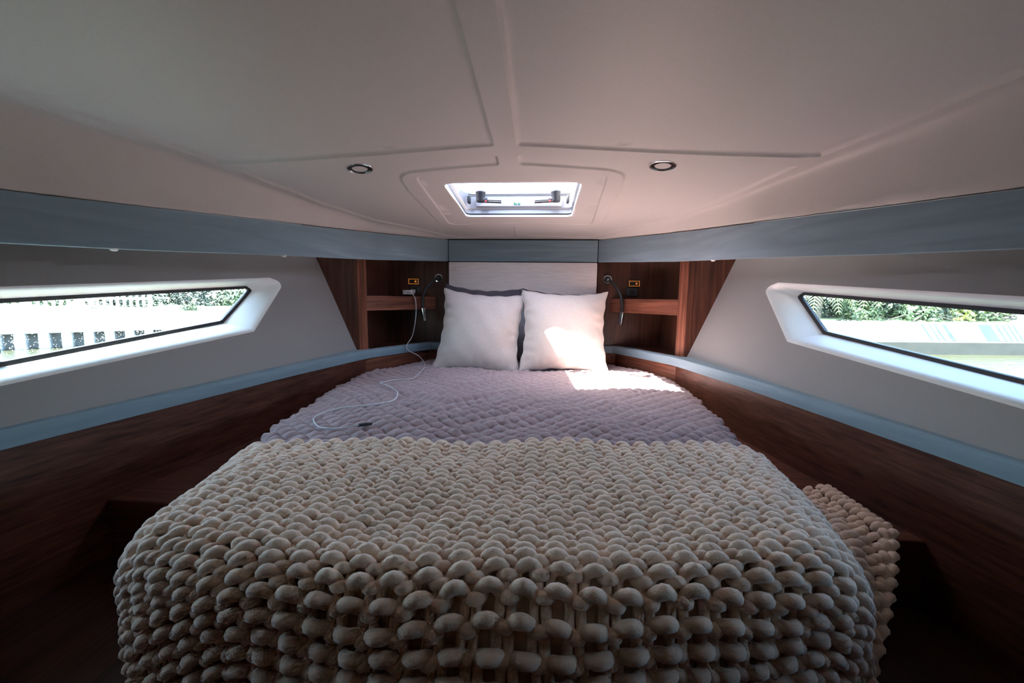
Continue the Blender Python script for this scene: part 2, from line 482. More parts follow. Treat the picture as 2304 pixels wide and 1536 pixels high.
# ------------------------------------------------------------------ side walls and windows
def wallX(Y, z): return .824+(1.89-Y)*.107+.41*(z+.265)
HOLE = [(1.572, .061), (1.617, .048), (1.378, -.123), (.22, -.223), (.19, -.207), (.22, -.042)]
GLASS = [(1.513, .033), (1.531, .019), (1.340, -.100), (.30, -.208), (.285, -.193), (.30, -.055)]
DEP = .0706
for s in (-1, 1):
    ring0 = round_poly(HOLE, [.006, .02, .012, .02, .02, .02], 5)
    ring1 = round_poly(GLASS, [.006, .01, .006, .01, .01, .01], 5)
    out_ring = inset(ring0, -.010)
    rect = [(-.53, -.30), (2.0, -.30), (2.0, .407), (-.53, .407)]
    rect = resample_closed(rect, .1)
    r03 = inset(ring0, -.03); ext = [(y, z) for y in np.arange(-.4, 1.95, .1) for z in np.arange(-.25, .38, .08) if not inpoly(y, z, r03)]
    P, T = cdt([rect, out_ring], ext, lambda y, z: not inpoly(y, z, out_ring))
    V = [(s*wallX(y, z), y, z) for y, z in P]
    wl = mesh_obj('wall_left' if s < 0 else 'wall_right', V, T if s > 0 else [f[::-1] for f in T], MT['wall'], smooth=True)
    struct(wl)
    # moulded reveal from wall face to the pane
    def lerp(t): return [((1-t)*a[0]+t*b[0], (1-t)*a[1]+t*b[1]) for a, b in zip(ring0, ring1)]
    rings = [([p for p in out_ring], 0.0), (inset(ring0, -.0055), .0009), (inset(ring0, -.002), .004), (lerp(.08), .010), (lerp(.16), .0155), (lerp(.5), DEP*.52), (lerp(.97), DEP*.985), (lerp(1.0), DEP)]
    V = []; F = []; n = len(ring0)
    for r_, d in rings: V += [(s*(wallX(y, z)+d), y, z) for y, z in r_]
    for i in range(len(rings)-1):
        for k in range(n):
            f = [i*n+k, i*n+(k+1) % n, (i+1)*n+(k+1) % n, (i+1)*n+k]
            F.append(f if s < 0 else f[::-1])
    rv = mesh_obj('window_reveal', V, F, MT['recess'], wl, smooth=True)
    # window: black gasket frame + pane
    win = bpy.data.objects.new('window_1' if s < 0 else 'window_2', None); COL.objects.link(win)
    win.location = (s*1.05, .9, -.08); win['kind'] = 'structure'
    fr_in = inset(ring1, .0085)
    V = []; F = []
    for r_, d in [(inset(ring1, -.004), DEP+.002), (inset(ring1, -.001), DEP-.006), (inset(fr_in, -.002), DEP-.006), (fr_in, DEP-.003), (fr_in, DEP+.004)]:
        V += [(s*(wallX(y, z)+d), y, z) for y, z in r_]
    for i in range(4):
        for k in range(n):
            f = [i*n+k, i*n+(k+1) % n, (i+1)*n+(k+1) % n, (i+1)*n+k]
            F.append(f if s < 0 else f[::-1])
    mesh_obj('window_gasket', V, F, MT['black'], win)
    gmat = glass('salt_spotted_tinted_glass' if s < 0 else 'tinted_glass', (.64, .85, .94), drops=.55 if s < 0 else .04)
    g_ring = inset(ring1, .002)
    V = [(s*(wallX(y, z)+DEP+.002), y, z) for y, z in g_ring]
    mesh_obj('window_pane', V, [list(range(n)) if s < 0 else list(range(n))[::-1]], gmat, win)
    # round black latch on the lower gasket edge
    c = Vector((s*(wallX(.757, -.125)+DEP-.014), .757, -.125))
    R = Vector((-s*1.0, 0, .35)).to_track_quat('Z', 'Y').to_matrix()
    mesh_obj('window_latch', *lathe([(.0, -.012), (.016, -.012), (.018, -.004), (.018, .006), (.014, .011), (0, .012)], 24, c, R), MT['black'], win, smooth=True)
    # light portal so the sky and shore light through this pane is sampled well
    pd = bpy.data.lights.new('window_portal', 'AREA'); pd.shape = 'RECTANGLE'; pd.size = 1.4; pd.size_y = .30; pd.cycles.is_portal = True
    po = bpy.data.objects.new('window_portal', pd); COL.objects.link(po)
    xa = Vector((s*-.107, 1, 0)).normalized(); nrm = Vector((-s*1, -.107, .41)).normalized(); xa = (xa-nrm*xa.dot(nrm)).normalized(); ya = (-nrm).cross(xa)*-1
    mm = Matrix((xa, nrm.cross(xa)*-1, -nrm)).transposed()
    if mm.determinant() < 0: mm = Matrix((xa, nrm.cross(xa), -nrm)).transposed()
    m4 = mm.to_4x4(); m4.translation = Vector((s*(wallX(.92, -.09)+DEP+.02), .92, -.09)); po.matrix_world = m4

# ------------------------------------------------------------------ valance (blue-grey pelmet)
def strip(path, zb, zt, th, s, name, m, parent=None):
    """vertical board following a plan path; th = thickness outboard"""
    n = len(path); V = []
    nor = []
    for i in range(n):
        a = Vector(path[max(0, i-1)]); b = Vector(path[min(n-1, i+1)]); t = (b-a).normalized(); nv = Vector((-t.y, t.x))
        if nv.x < 0: nv = -nv
        nor.append(nv)
    F = []; e = .004
    for i, (x, y) in enumerate(path):
        o = nor[i]; zb_, zt_ = zb(y), zt(y)
        prof = [(e*.0, zb_+e), (e*.3, zb_+e*.3), (e, zb_), (th-e, zb_), (th, zb_+e), (th, zt_), (0, zt_)]
        V += [(s*(x+o.x*d), y+o.y*d, z) for d, z in prof]
    k = 7
    for i in range(n-1):
        for j in range(k):
            f = [i*k+j, i*k+(j+1) % k, (i+1)*k+(j+1) % k, (i+1)*k+j]; F.append(f)
    F.append(list(range(k))); F.append([(n-1)*k+j for j in range(k)])
    bm = bmesh.new(); vs = [bm.verts.new(v) for v in V]
    for f in F: bm.faces.new([vs[i] for i in f])
    bmesh.ops.recalc_face_normals(bm, faces=bm.faces)
    me = bpy.data.meshes.new(name); bm.to_mesh(me); bm.free(); me.materials.append(m)
    o = bpy.data.objects.new(name, me); COL.objects.link(o); smooth_angle(o, 28)
    if parent: attach(o, parent)
    return o

def dense(path, n=5):
    out = []
    for (a, b), (c, d) in zip(path, path[1:]):
        for k in range(n): out.append((a+(c-a)*k/n, b+(d-b)*k/n))
    out.append(path[-1]); return out
vpath = [(.435, 2.345)] + dense([(.442, 2.336), (.71, 1.985)], 4) + [(.728, 1.955), (.738, 1.92)] + [(Xv(y), y) for y in np.linspace(1.85, -.48, 24)]
for s in (-1, 1):
    side = 'left' if s < 0 else 'right'
    v = thing('valance', 'long blue-grey suede pelmet above the %s window' % side, 'valance', (s*.9, 1.2, .12))
    strip(vpath, zvb, zvt, .020, s, 'valance_board', MT['suede'], v)
    clips = [(.947,), (1.439,)] if s < 0 else [(1.681,)]
    for (y,) in clips:
        part('valance_clip', lathe([(0, -.005), (.006, -.004), (.009, 0), (.009, .004), (0, .004)], 16, (s*(Xv(y)+.010), y, zvb(y)-.001)), MT['white'], v, 60)
vb = thing('valance', 'short blue-grey suede pelmet above the headboard at the bow', 'valance', (0, 2.35, .21))
part('valance_board', box((0, 2.3475, .2725), (.862, .018, .122), .003), MT['suede'], vb, 30)
part('shadow_gap', box((0, 2.354, .27), (.872, .012, .14)), MT['gap'], vb)

# ------------------------------------------------------------------ bow: headboard, bow wall, niches
hb = thing('headboard', 'cream cloth padded headboard behind the cushions at the bow', 'headboard', (0, 2.35, -.36))
part('headboard_panel', box((0, 2.346, -.077), (.862, .022, .568), .006, 3), MT['head'], hb, 30)
struct(part('wall_bow', box((0, 2.385, -.1), (2.3, .02, 1.0)), MT['wood_x']))

for s in (-1, 1):
    side = 'left' if s < 0 else 'right'
    u = thing('corner_shelf_unit', 'dark walnut corner shelf unit to the %s of the headboard' % side, 'shelf', (s*.7, 2.15, -.27))
    def mir(poly): return [(s*x, y) for x, y in poly]
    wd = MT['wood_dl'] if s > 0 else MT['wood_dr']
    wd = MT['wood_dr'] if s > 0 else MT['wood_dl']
    part('back_panel', prism(mir([(.436, 2.352), (1.06, 2.352), (1.06, 2.372), (.436, 2.372)]), -.30, .407), MT['wood_shaded'], u)
    part('inner_side_panel', prism(mir([(.803, 1.972), (.818, 1.972), (.818, 2.352), (.803, 2.352)]), -.275, .407), MT['wood_shaded'], u)
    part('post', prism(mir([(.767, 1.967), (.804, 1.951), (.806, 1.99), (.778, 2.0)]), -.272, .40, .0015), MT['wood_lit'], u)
    part('stile', prism(mir([(.8045, 1.950), (.829, 1.945), (.829, 1.962), (.8045, 1.966)]), -.272, .40, .001), MT['wood_z'], u)
    V, F = prism(mir([(.8305, 1.9455), (1.12, 1.93), (1.12, 1.948), (.8305, 1.962)]), -.275, .406, .001)
    part('end_panel', (V, F), MT['wood_z'], u)
    # shelf with deep front lip
    dx, dy = (.514-.767), (2.352-1.967); L = math.hypot(dx, dy); tx, ty = dx/L, dy/L; nx, ny = -ty*-1, tx*-1   # outboard-forward normal
    if nx < 0: nx, ny = -nx, -ny
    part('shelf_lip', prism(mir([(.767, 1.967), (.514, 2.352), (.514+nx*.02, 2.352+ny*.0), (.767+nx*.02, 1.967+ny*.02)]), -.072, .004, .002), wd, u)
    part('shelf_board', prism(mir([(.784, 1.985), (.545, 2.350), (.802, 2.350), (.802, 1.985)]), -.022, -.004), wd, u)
    part('niche_floor', prism(mir([(.765, 1.965), (.55, 2.352), (.90, 2.352), (.90, 1.965)]), -.290, -.274), MT['wood_shaded'], u)
    # switch and outlet on the back panel
    sw = thing('wall_switch', 'small amber-outlined switch plate on the %s shelf back panel' % side, 'switch', (s*.645, 2.352, .09), 'switches in the bow shelves')
    x0 = s*.645
    part('switch_plate', box((x0, 2.349, .092), (.066, .006, .036), .002), MT['outlet'], sw)
    part('amber_outline', merge(box((x0, 2.3455, .106), (.060, .002, .0028)), box((x0, 2.3455, .078), (.060, .002, .0028)), box((x0-.0286, 2.3455, .092), (.0028, .002, .028)), box((x0+.0286, 2.3455, .092), (.0028, .002, .028))), MT['amber'], sw)
    part('indicator_dot', lathe([(0, -.001), (.006, -.001), (.006, .001), (0, .0015)], 16, (x0+.012, 2.345, .092), Matrix.Rotation(math.radians(90), 3, 'X')), MT['amber'], sw)
    ol = thing('power_outlet', 'charcoal power outlet under the amber switch on the %s shelf back panel' % side, 'outlet', (s*.635, 2.352, .045), 'outlets in the bow shelves')
    part('outlet_plate', box((s*.632, 2.347, .044), (.062, .010, .040), .003), MT['dgrey'], ol, 30)
    part('outlet_socket', lathe([(.0, 0), (.013, 0), (.015, .002), (.015, .004), (.012, .0045), (0, .002)], 20, (s*.632, 2.343, .044), Matrix.Rotation(math.radians(90), 3, 'X')), MT['outlet'], ol, 40)
    # reading lamp
    lp = thing('reading_lamp', 'gooseneck reading lamp with chrome head at the %s side of the headboard' % side, 'lamp', (s*.492, 2.352, .113), 'reading lamps at the bow')
    c = (s*.492, 2.352, .113); RX = Matrix.Rotation(math.radians(90), 3, 'X')
    part('wall_rosette', lathe([(.0, 0), (.026, 0), (.027, .004), (.024, .010), (.019, .0105), (.018, .008), (0, .008)], 32, c, RX), MT['chrome'], lp, 30)
    part('lamp_base', lathe([(.0, 0), (.0165, 0), (.0165, .018), (.012, .026), (0, .027)], 24, (c[0], 2.344, c[2]), RX), MT['black'], lp, 40)
    part('base_knob', lathe([(.0, 0), (.007, 0), (.0065, .004), (0, .0045)], 16, (c[0], 2.3185, c[2]-.002), RX), MT['steel'], lp, 40)
    if s < 0:
        pth = catmull([(-.492, 2.33, .113), (-.505, 2.29, .098), (-.540, 2.245, .050), (-.553, 2.225, -.005), (-.552, 2.22, -.062)], 8)
        h0, h1 = Vector((-.552, 2.22, -.060)), Vector((-.541, 2.222, -.132))
    else:
        pth = catmull([(.492, 2.33, .113), (.515, 2.29, .088), (.543, 2.25, .040), (.556, 2.23, -.015), (.556, 2.222, -.070)], 8)
        h0, h1 = Vector((.556, 2.222, -.066)), Vector((.549, 2.22, -.138))
    part('gooseneck', tube(pth, .0085, 12), MT['black'], lp, 60)
    d = (h1-h0).normalized(); RR = d.to_track_quat('Z', 'Y').to_matrix(); hl = (h1-h0).length
    part('lamp_head', lathe([(.009, 0), (.0135, .001), (.014, .004), (.014, hl-.004), (.0135, hl), (.0115, hl), (.011, hl-.01), (0, hl-.01)], 28, h0, RR), MT['chrome'], lp, 40)

# charger and cable on the left shelf
ch = thing('phone_charger', 'small white phone charger plugged in on the left shelf', 'charger', (-.665, 2.30, .014))
part('charger_body', box((-.664, 2.312, .027), (.058, .05, .026), .005, 3), MT['white'], ch, 30)
part('charger_plug', box((-.648, 2.339, .034), (.03, .008, .02), .002), MT['white'], ch)

# ------------------------------------------------------------------ rail and lower wood lining
rail_path = [(.30, 2.326), (.50, 2.326), (.530, 2.316)] + dense([(.541, 2.322), (.735, 1.945)], 3)[1:] + [(.743, 1.925), (.751, 1.895)] + [(float(np.interp(y, [-.5, .7, 1.45, 1.915], [1.07, .938, .838, .748])), y) for y in np.linspace(1.84, -.48, 20)]
for s in (-1, 1):
    side = 'left' if s < 0 else 'right'
    # rail: rounded front edge, top running back to the wall
    V = []; F = []; k = 8
    for i, (x, y) in enumerate(rail_path):
        a = Vector(rail_path[max(0, i-1)]); b = Vector(rail_path[min(len(rail_path)-1, i+1)]); t = (b-a).normalized(); nv = Vector((-t.y, t.x))
        if nv.x < 0: nv = -nv
        wid = .036 if y > 1.9 else max(.028, (wallX(y, -.268)-x)*1.0+.006)
        for d, z in [(.006, -.3095), (.0, -.3085), (-.001, -.302), (-.0005, -.275), (.002, -.2695), (.006, -.2675), (wid, -.2665), (wid, -.3095)]:
            V.append((s*(x+nv.x*d), min(2.352, y+nv.y*d), z))
    n = len(rail_path)
    for i in range(n-1):
        for j in range(k): F.append([i*k+j, i*k+(j+1) % k, (i+1)*k+(j+1) % k, (i+1)*k+j])
    F.append(list(range(k))); F.append([(n-1)*k+j for j in range(k)])
    bm = bmesh.new(); vs = [bm.verts.new(v) for v in V]
    for f in F: bm.faces.new([vs[i] for i in f])
    bmesh.ops.recalc_face_normals(bm, faces=bm.faces)
    me = bpy.data.meshes.new('side_rail'); bm.to_mesh(me); bm.free(); me.materials.append(MT['suede'])
    o = bpy.data.objects.new('side_rail', me); COL.objects.link(o); smooth_angle(o, 28)
    tag(o, 'blue-grey padded rail running along the wall under the %s window' % side, 'rail')
    # wood lining below: forward diagonal board and long side board, a seam between
    f1 = [(.30, 2.334), (.505, 2.334), (.545, 2.318), (.758, 1.912)]; f2 = [(x+.004, y) for x, y in rail_path if y < 1.92]; f2 = [(.754, 1.921)] + f2
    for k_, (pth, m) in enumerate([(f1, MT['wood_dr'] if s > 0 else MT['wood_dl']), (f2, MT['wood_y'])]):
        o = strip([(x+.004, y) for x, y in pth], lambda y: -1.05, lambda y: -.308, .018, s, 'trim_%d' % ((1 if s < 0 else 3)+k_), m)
        struct(o)
    # raised steps beside the bed
    st = part('floor_step', prism([(s*.50, .845), (s*1.0, .845), (s*1.0, 1.2), (s*.86, 1.6), (s*.50, 1.6)], -.80, -.497, .004), MT['wood_x'])
    struct(st)
    st = part('floor_step', prism([(s*.50, .20), (s*1.06, .20), (s*1.0, .843), (s*.50, .843)], -1.0, -.645, .004), MT['floor'])
    struct(st)
struct(part('wall_bow_lining', box((0, 2.362, -.7), (1.08, .02, .66)), MT['wood_shaded']))
struct(part('floor', box((0, .9, -1.06), (2.4, 3.2, .03)), MT['floor']))
struct(part('wall_back', box((0, -.50, -.3), (2.5, .03, 1.6)), MT['wood_z']))

# ------------------------------------------------------------------ roof hatch
ht = thing('roof_hatch', 'white framed roof hatch with two black handles letting sunlight in', 'hatch', (0, 1.7, .37))
def hz(y): return ceil(.12, y)+.003
def ring_loft(specs, flip=False):
    V = []; F = []
    n = len(specs[0][0])
    for r_, zf in specs: V += [(x, y, zf(y)) for x, y in r_]
    for i in range(len(specs)-1):
        for k in range(n):
            f = [i*n+k, i*n+(k+1) % n, (i+1)*n+(k+1) % n, (i+1)*n+k]; F.append(f[::-1] if flip else f)
    return V, F
base = round_poly([(-HX, HY0), (HX, HY0), (HX, HY1), (-HX, HY1)], .03, 6)
part('trim_flange', ring_loft([(inset(base, -.010), lambda y: hz(y)+.002), (inset(base, -.009), lambda y: hz(y)-.004), (inset(base, -.004), lambda y: hz(y)-.006), (inset(base, .003), lambda y: hz(y)-.005), (inset(base, .004), lambda y: hz(y)+.003)]), MT['gel'], ht, 50)
part('gasket', ring_loft([(inset(base, .003), lambda y: hz(y)+.001), (inset(base, .0035), lambda y: hz(y)+.010)]), MT['black'], ht, 50)
part('coaming', ring_loft([(inset(base, .001), lambda y: hz(y)+.008), (inset(base, -.004), lambda y: hz(y)+.022), (inset(base, -.004), lambda y: hz(y)+.028), (inset(base, .008), lambda y: hz(y)+.034), (inset(base, .010), lambda y: hz(y)+.058), (inset(base, .016), lambda y: hz(y)+.072), (inset(base, .016), lambda y: hz(y)+.110)]), MT['hatchp'], ht, 40)
zt = lambda y: .372+.105+(1.7-y)*.02
lid_o = round_poly([(-HX-.03, HY0-.03), (HX+.03, HY0-.03), (HX+.03, HY1+.03), (-HX-.03, HY1+.03)], .04, 6)
lid_i = round_poly([(-HX+.010, HY0+.006), (HX-.006, HY0+.006), (HX-.006, HY1-.022), (-HX+.010, HY1-.022)], .03, 6)
part('lid_frame', ring_loft([(lid_i, lambda y: zt(y)+.016), (lid_i, lambda y: zt(y)), (inset(lid_i, -.006), lambda y: zt(y)-.003), (inset(base, -.006), lambda y: zt(y)-.004), (lid_o, lambda y: zt(y)-.004), (lid_o, lambda y: zt(y)+.02), (lid_i, lambda y: zt(y)+.016)]), MT['hatchf'], ht, 40)
part('lid_seal', ring_loft([(inset(lid_i, .0), lambda y: zt(y)+.002), (inset(lid_i, .004), lambda y: zt(y)+.004)]), MT['black'], ht)
n = len(lid_i); V = [(x, y, zt(y)+.010) for x, y in inset(lid_i, -.002)]
part('lid_pane', (V, [list(range(n))]), glass('smoked_hatch_acrylic', (.88, .87, .88), drops=.02), ht)
part('blind_cassette', box((0, HY1-.012, .438), (.40, .014, .030), .004), MT['hatchp'], ht, 40)
stk = part('exit_sticker', merge(*[box((-.008+dx, HY1-.020, .4365+dz), (sx, .0015, sz)) for dx, dz, sx, sz in [(-.012, -.001, .006, .012), (-.004, -.003, .008, .008), (.005, -.001, .004, .012), (.012, -.003, .007, .009)]]), MT['green'], ht)
stk['label'] = 'small green sticker'
for s in (-1, 1):
    cx = s*.168
    hd = part('handle', lathe([(.0, -.034), (.019, -.034), (.0205, -.03), (.0205, .0), (.023, .004), (.023, .010), (0, .010)], 28, (cx, HY1-.085, .462)), MT['hatchd'], ht, 40)
    hd['label'] = 'dark grey rotary hatch handle'
    part('handle_lever', box((cx-s*.050, HY1-.088, .4345), (.088, .020, .012), .004, 3, Matrix.Rotation(s*-.05, 3, 'Y')), MT['hatchs'], hd, 40)
    part('handle_arm', box((cx-s*.012, HY1-.086, .437), (.045, .026, .017), .005, 3), MT['hatchd'], hd, 40)
    part('lever_underside', box((cx-s*.046, HY1-.088, .427), (.096, .022, .004), .001, 1, Matrix.Rotation(s*-.05, 3, 'Y')), MT['black'], hd)
    part('red_mark', lathe([(0, -.002), (.0045, -.002), (.0045, .002), (0, .002)], 12, (cx-s*.026, HY1-.101, .4285), Matrix.Rotation(math.radians(90), 3, 'X')), MT['red'], hd)
    part('hinge_stay', box((s*.222, HY1-.075, .440), (.012, .035, .030), .003), MT['black'], ht, 40)
pd = bpy.data.lights.new('hatch_portal', 'AREA'); pd.shape = 'RECTANGLE'; pd.size = .5; pd.size_y = .44; pd.cycles.is_portal = True
po = bpy.data.objects.new('hatch_portal', pd); COL.objects.link(po); po.location = (0, 1.69, .505)

# ------------------------------------------------------------------ ceiling downlights
for s in (-1, 1):
    side = 'left' if s < 0 else 'right'
    y = 1.264; x = s*.465; z = ceil(x, y)+.0065
    e = 1e-3
    nrm = Vector(((ceil(x+e, y)-ceil(x-e, y))/(2*e), (ceil(x, y+e)-ceil(x, y-e))/(2*e), -1)).normalized()
    R = nrm.to_track_quat('Z', 'Y').to_matrix(); c = (x, y, z)
    t = thing('downlight', 'round chrome-rimmed ceiling downlight, unlit, on the %s of the hatch' % side, 'downlight', c, 'ceiling downlights')
    part('chrome_rim', lathe([(.040, -.004), (.0405, .004), (.0385, .008), (.036, .0085), (.035, .005)], 40, c, R), MT['chrome'], t, 40)
    part('glass_rim', lathe([(.0355, .004), (.035, .007), (.025, .0085), (.0235, .006)], 40, c, R), MT['bronze'], t, 40)
    part('diffuser', lathe([(.0, .0078), (.0225, .0075), (.0245, .005), (.0245, .0)], 32, c, R), MT['frost'], t, 40)

# ------------------------------------------------------------------ bed
ZB = -.362
bedY = [.40, .5, .9, 1.05, 1.4, 1.65, 1.80, 1.90, 2.0, 2.33]
bedW = [.50, .53, .600, .650, .700, .726, .736, .738, .692, .508]
def bw(Y): return float(np.interp(Y, bedY, bedW))
bed = thing('bed', 'low island bed with walnut base and mattress under the quilt', 'bed', (0, 1.3, -1.04))
def bed_poly(d, y0): return [(bw(y)-d, y) for y in np.linspace(y0, 2.30, 30)] + [(-(bw(y)-d), y) for y in np.linspace(2.30, y0, 30)]
part('mattress', prism(bed_poly(.06, .56), -.56, ZB-.03), MT['sheet'], bed)
part('bed_base', prism(bed_poly(.12, .62), -1.04, -.565), MT['wood_y'], bed)

def lown(x, y, seed=0.0):
    """cheap smooth noise from a few sines (vectorised)"""
    return (np.sin(3.1*x+1.7*y+seed)+np.sin(-2.3*x+4.1*y+1.3*seed+1)+np.sin(6.7*x+5.3*y+2.1*seed+2)*.6+np.sin(-7.9*x+8.3*y+.7*seed+3)*.5)/3.1

def prof(a, L, r):
    """rounded edge: arc length a -> (outward position, drop)"""
    a = np.asarray(a, float); th = np.clip((a-L)/r, 0, math.pi/2)
    pos = np.where(a < L, a, L+r*np.sin(th)); drop = np.where(a < L, 0, r*(1-np.cos(th)))
    ext = np.clip(a-L-r*math.pi/2, 0, None); return pos, drop+ext

def quilt_surface(a, Y):
    """a: signed arc length across, Y along -> xyz (numpy)"""
    W = np.interp(Y, bedY, bedW); r = .045
    pos, drop = prof(np.abs(a), W-r, r)
    x = np.sign(a)*pos
    ax = a+.012*lown(a*2.2, Y*2.2, 1.0)+.006*lown(a*7, Y*6, 4.); ay = Y+.014*lown(a*2.0+2, Y*2.4, 2.0)+.006*lown(a*6, Y*7, 6.)
    p = ax/.058+ay/.052; q = ax/.058-ay/.052
    sp = np.abs(np.sin(np.pi*p)); sq = np.abs(np.sin(np.pi*q))
    puff = .0140*np.power(np.clip(sp*sq, 0, 1), .39)*(1+.25*lown(a*9, Y*9, 3.))
    puff = puff+.0011*np.sin(95*a+40*lown(a*5, Y*6, 8.))*np.clip(sp*sq, 0, 1)
    big = .010*lown(a*3.2, Y*3.6, 5.)
    # soft rumpled chevron folds on the left half, in front of the cushions
    g = np.exp(-((a+.18)/.30)**2-((Y-1.35)/.33)**2)
    big = big+g*.013*np.abs(np.sin(np.pi*(Y/.115-np.abs(a+.20)/.16)))
    z = ZB-.002+puff+big-drop-.010*np.clip((np.abs(a)/np.maximum(W, .1)), 0, 1)**6
    x = x+np.sign(a)*np.where(drop > .01, puff, 0)
    return x, Y, z

na, ny = 440, 400
aa = np.linspace(-.80, .80, na); yy = np.linspace(.82, 2.325, ny)
AA, YY = np.meshgrid(aa*1.0, yy)
# limit the hang so the quilt tucks in near the wall
WW = np.interp(YY, bedY, bedW); AA = AA/.80*(WW+.075)
qx, qy, qz = quilt_surface(AA, YY)
idx = np.arange(na*ny).reshape(ny, na)
F = np.stack([idx[:-1, :-1], idx[:-1, 1:], idx[1:, 1:], idx[1:, :-1]], -1).reshape(-1, 4)
quilt_mat = weave('mauve_grey_velvet', (.36, .268, .274), s=300, sheen=.35, var=.06, bump=.12)
qo = mesh_obj('quilt', np.stack([qx, qy, qz], -1).reshape(-1, 3), F, quilt_mat, smooth=True)
tag(qo, 'mauve-grey diamond-quilted bedspread covering the bed', 'quilt')

def quilt_z(x, y):
    return float(quilt_surface(np.array([x]), np.array([y]))[2][0])

# cable from the charger down over the rail and across the quilt
hang = [(-.664, 2.288, .026), (-.640, 2.258, .026), (-.612, 2.222, .016), (-.590, 2.200, -.008), (-.583, 2.192, -.055), (-.584, 2.18, -.129), (-.597, 2.16, -.215), (-.618, 2.13, -.262), (-.604, 2.11, -.289), (-.545, 2.10, -.316)]
lay = [(-.517, 2.10), (-.463, 1.934), (-.441, 1.731), (-.448, 1.681), (-.495, 1.646), (-.528, 1.605), (-.542, 1.568), (-.495, 1.5), (-.443, 1.453), (-.415, 1.414), (-.388, 1.345), (-.383, 1.274), (-.415, 1.205), (-.464, 1.184), (-.514, 1.169), (-.535, 1.142), (-.535, 1.08), (-.516, 1.041), (-.477, .999), (-.437, .986), (-.398, .993), (-.37, 1.007)]
pts = catmull(hang + [(x, y, quilt_z(x, y)+.006) for x, y in lay], 8)
def quilt_top(x, y): return max(quilt_z(x+a, y+b) for a in (-.008, 0, .008) for b in (-.008, 0, .008))
_zs = [float(p[2]) if i < len(hang)*8 else quilt_top(p[0], p[1])+.0018 for i, p in enumerate(pts)]
_zm = [_zs[i] if i < len(hang)*8-4 else float(np.mean(_zs[max(0, i-5):i+6])) for i in range(len(_zs))]
pts = [(p[0], p[1], z) for p, z in zip(pts, _zm)]
cab = thing('charging_cable', 'thin white charging cable trailing from the left shelf across the quilt', 'cable', (-.5, 1.5, -.36))
part('cable_cord', tube(pts, .0021, 8), simple('pale_cable', (.62, .64, .66), .45), cab, 60)
e0 = Vector(pts[-1]); e1 = e0+Vector((.032, .009, .002))
part('cable_connector', tube([e0, e0+(e1-e0)*.5, e1], [.0042, .0045, .0035], 10), MT['dgrey'], cab, 40)

# ------------------------------------------------------------------ cushions
def cushion(name, label, size, thick, loc, rot, m, seed, cat='cushion', group=None, flange=False, dents=(), corner=.10):
    n = 56; g = np.linspace(-1, 1, n); U, Vv = np.meshgrid(g, g)
    hx, hy = size[0]/2, size[1]/2
    edge = .115
    x = hx*U*(1-edge*(1-Vv**2)*U**2*(np.abs(U)**2)); y = hy*Vv*(1-edge*(1-U**2)*Vv**4)
    h = thick/2*np.power(np.clip((1-U**6)*(1-Vv**6), 0, 1), .5)*np.power(np.clip((1-np.abs(U)**2.2*.82)*(1-np.abs(Vv)**2.2*.82), 0, 1), .75)
    near = np.maximum(np.abs(U), np.abs(Vv))
    ed = np.clip((near-.55)/.45, 0, 1)*np.clip((1-near)/.12, 0, 1)
    al = np.where(np.abs(U) > np.abs(Vv), Vv, U)
    wr = .0035*ed*np.sin(al*21+seed+3*lown(U*1.3, Vv*1.3, seed))*np.clip(1-np.abs(al)**4, 0, 1)
    big = .006*lown(U*1.6, Vv*1.6, seed)*np.clip(1-near**3, 0, 1)
    ft = np.zeros_like(h)
    for (du, dv, rad, dep) in dents: ft = ft-dep*np.exp(-((U-du)**2+(Vv-dv)**2)/rad**2)
    front = h+wr+big+ft; back = -h*0.9-wr*.5
    m_b = near > .999
    front = np.where(m_b, 0, front); back = np.where(m_b, 0, back)
    # wavy seam
    x = x+np.where(m_b, .0025*np.sin(al*17+seed), 0); y = y+np.where(m_b, .0025*np.cos(al*15+seed), 0)
    pf = np.stack([x, y, front], -1).reshape(-1, 3); pb = np.stack([x, y, back], -1).reshape(-1, 3)
    ix = np.arange(n*n).reshape(n, n)
    ff = np.stack([ix[:-1, :-1], ix[:-1, 1:], ix[1:, 1:], ix[1:, :-1]], -1).reshape(-1, 4); fb = ff[:, ::-1]+n*n
    R = rot.to_matrix() if hasattr(rot, 'to_matrix') else rot
    Rn = np.array(R); P = np.concatenate([pf, pb])@Rn.T+np.array(loc)
    low = P[:, 2].min()
    t = thing(name, label, cat, (loc[0], loc[1], float(low)), group)
    o = mesh_obj('cushion_cover', P, np.concatenate([ff, fb]), m, t, smooth=True)
    bm = bmesh.new(); bm.from_mesh(o.data); bmesh.ops.remove_doubles(bm, verts=bm.verts, dist=1e-5); bm.to_mesh(o.data); bm.free(); o.data.shade_smooth()
    bd = [ix[0, k] for k in range(n-1)]+[ix[k, n-1] for k in range(n-1)]+[ix[n-1, k] for k in range(n-1, 0, -1)]+[ix[k, 0] for k in range(n-1, 0, -1)]
    loop = [tuple(P[i]) for i in bd]
    part('seam', tube(loop, .0022, 6, closed=True), m, t, 60)
    return t

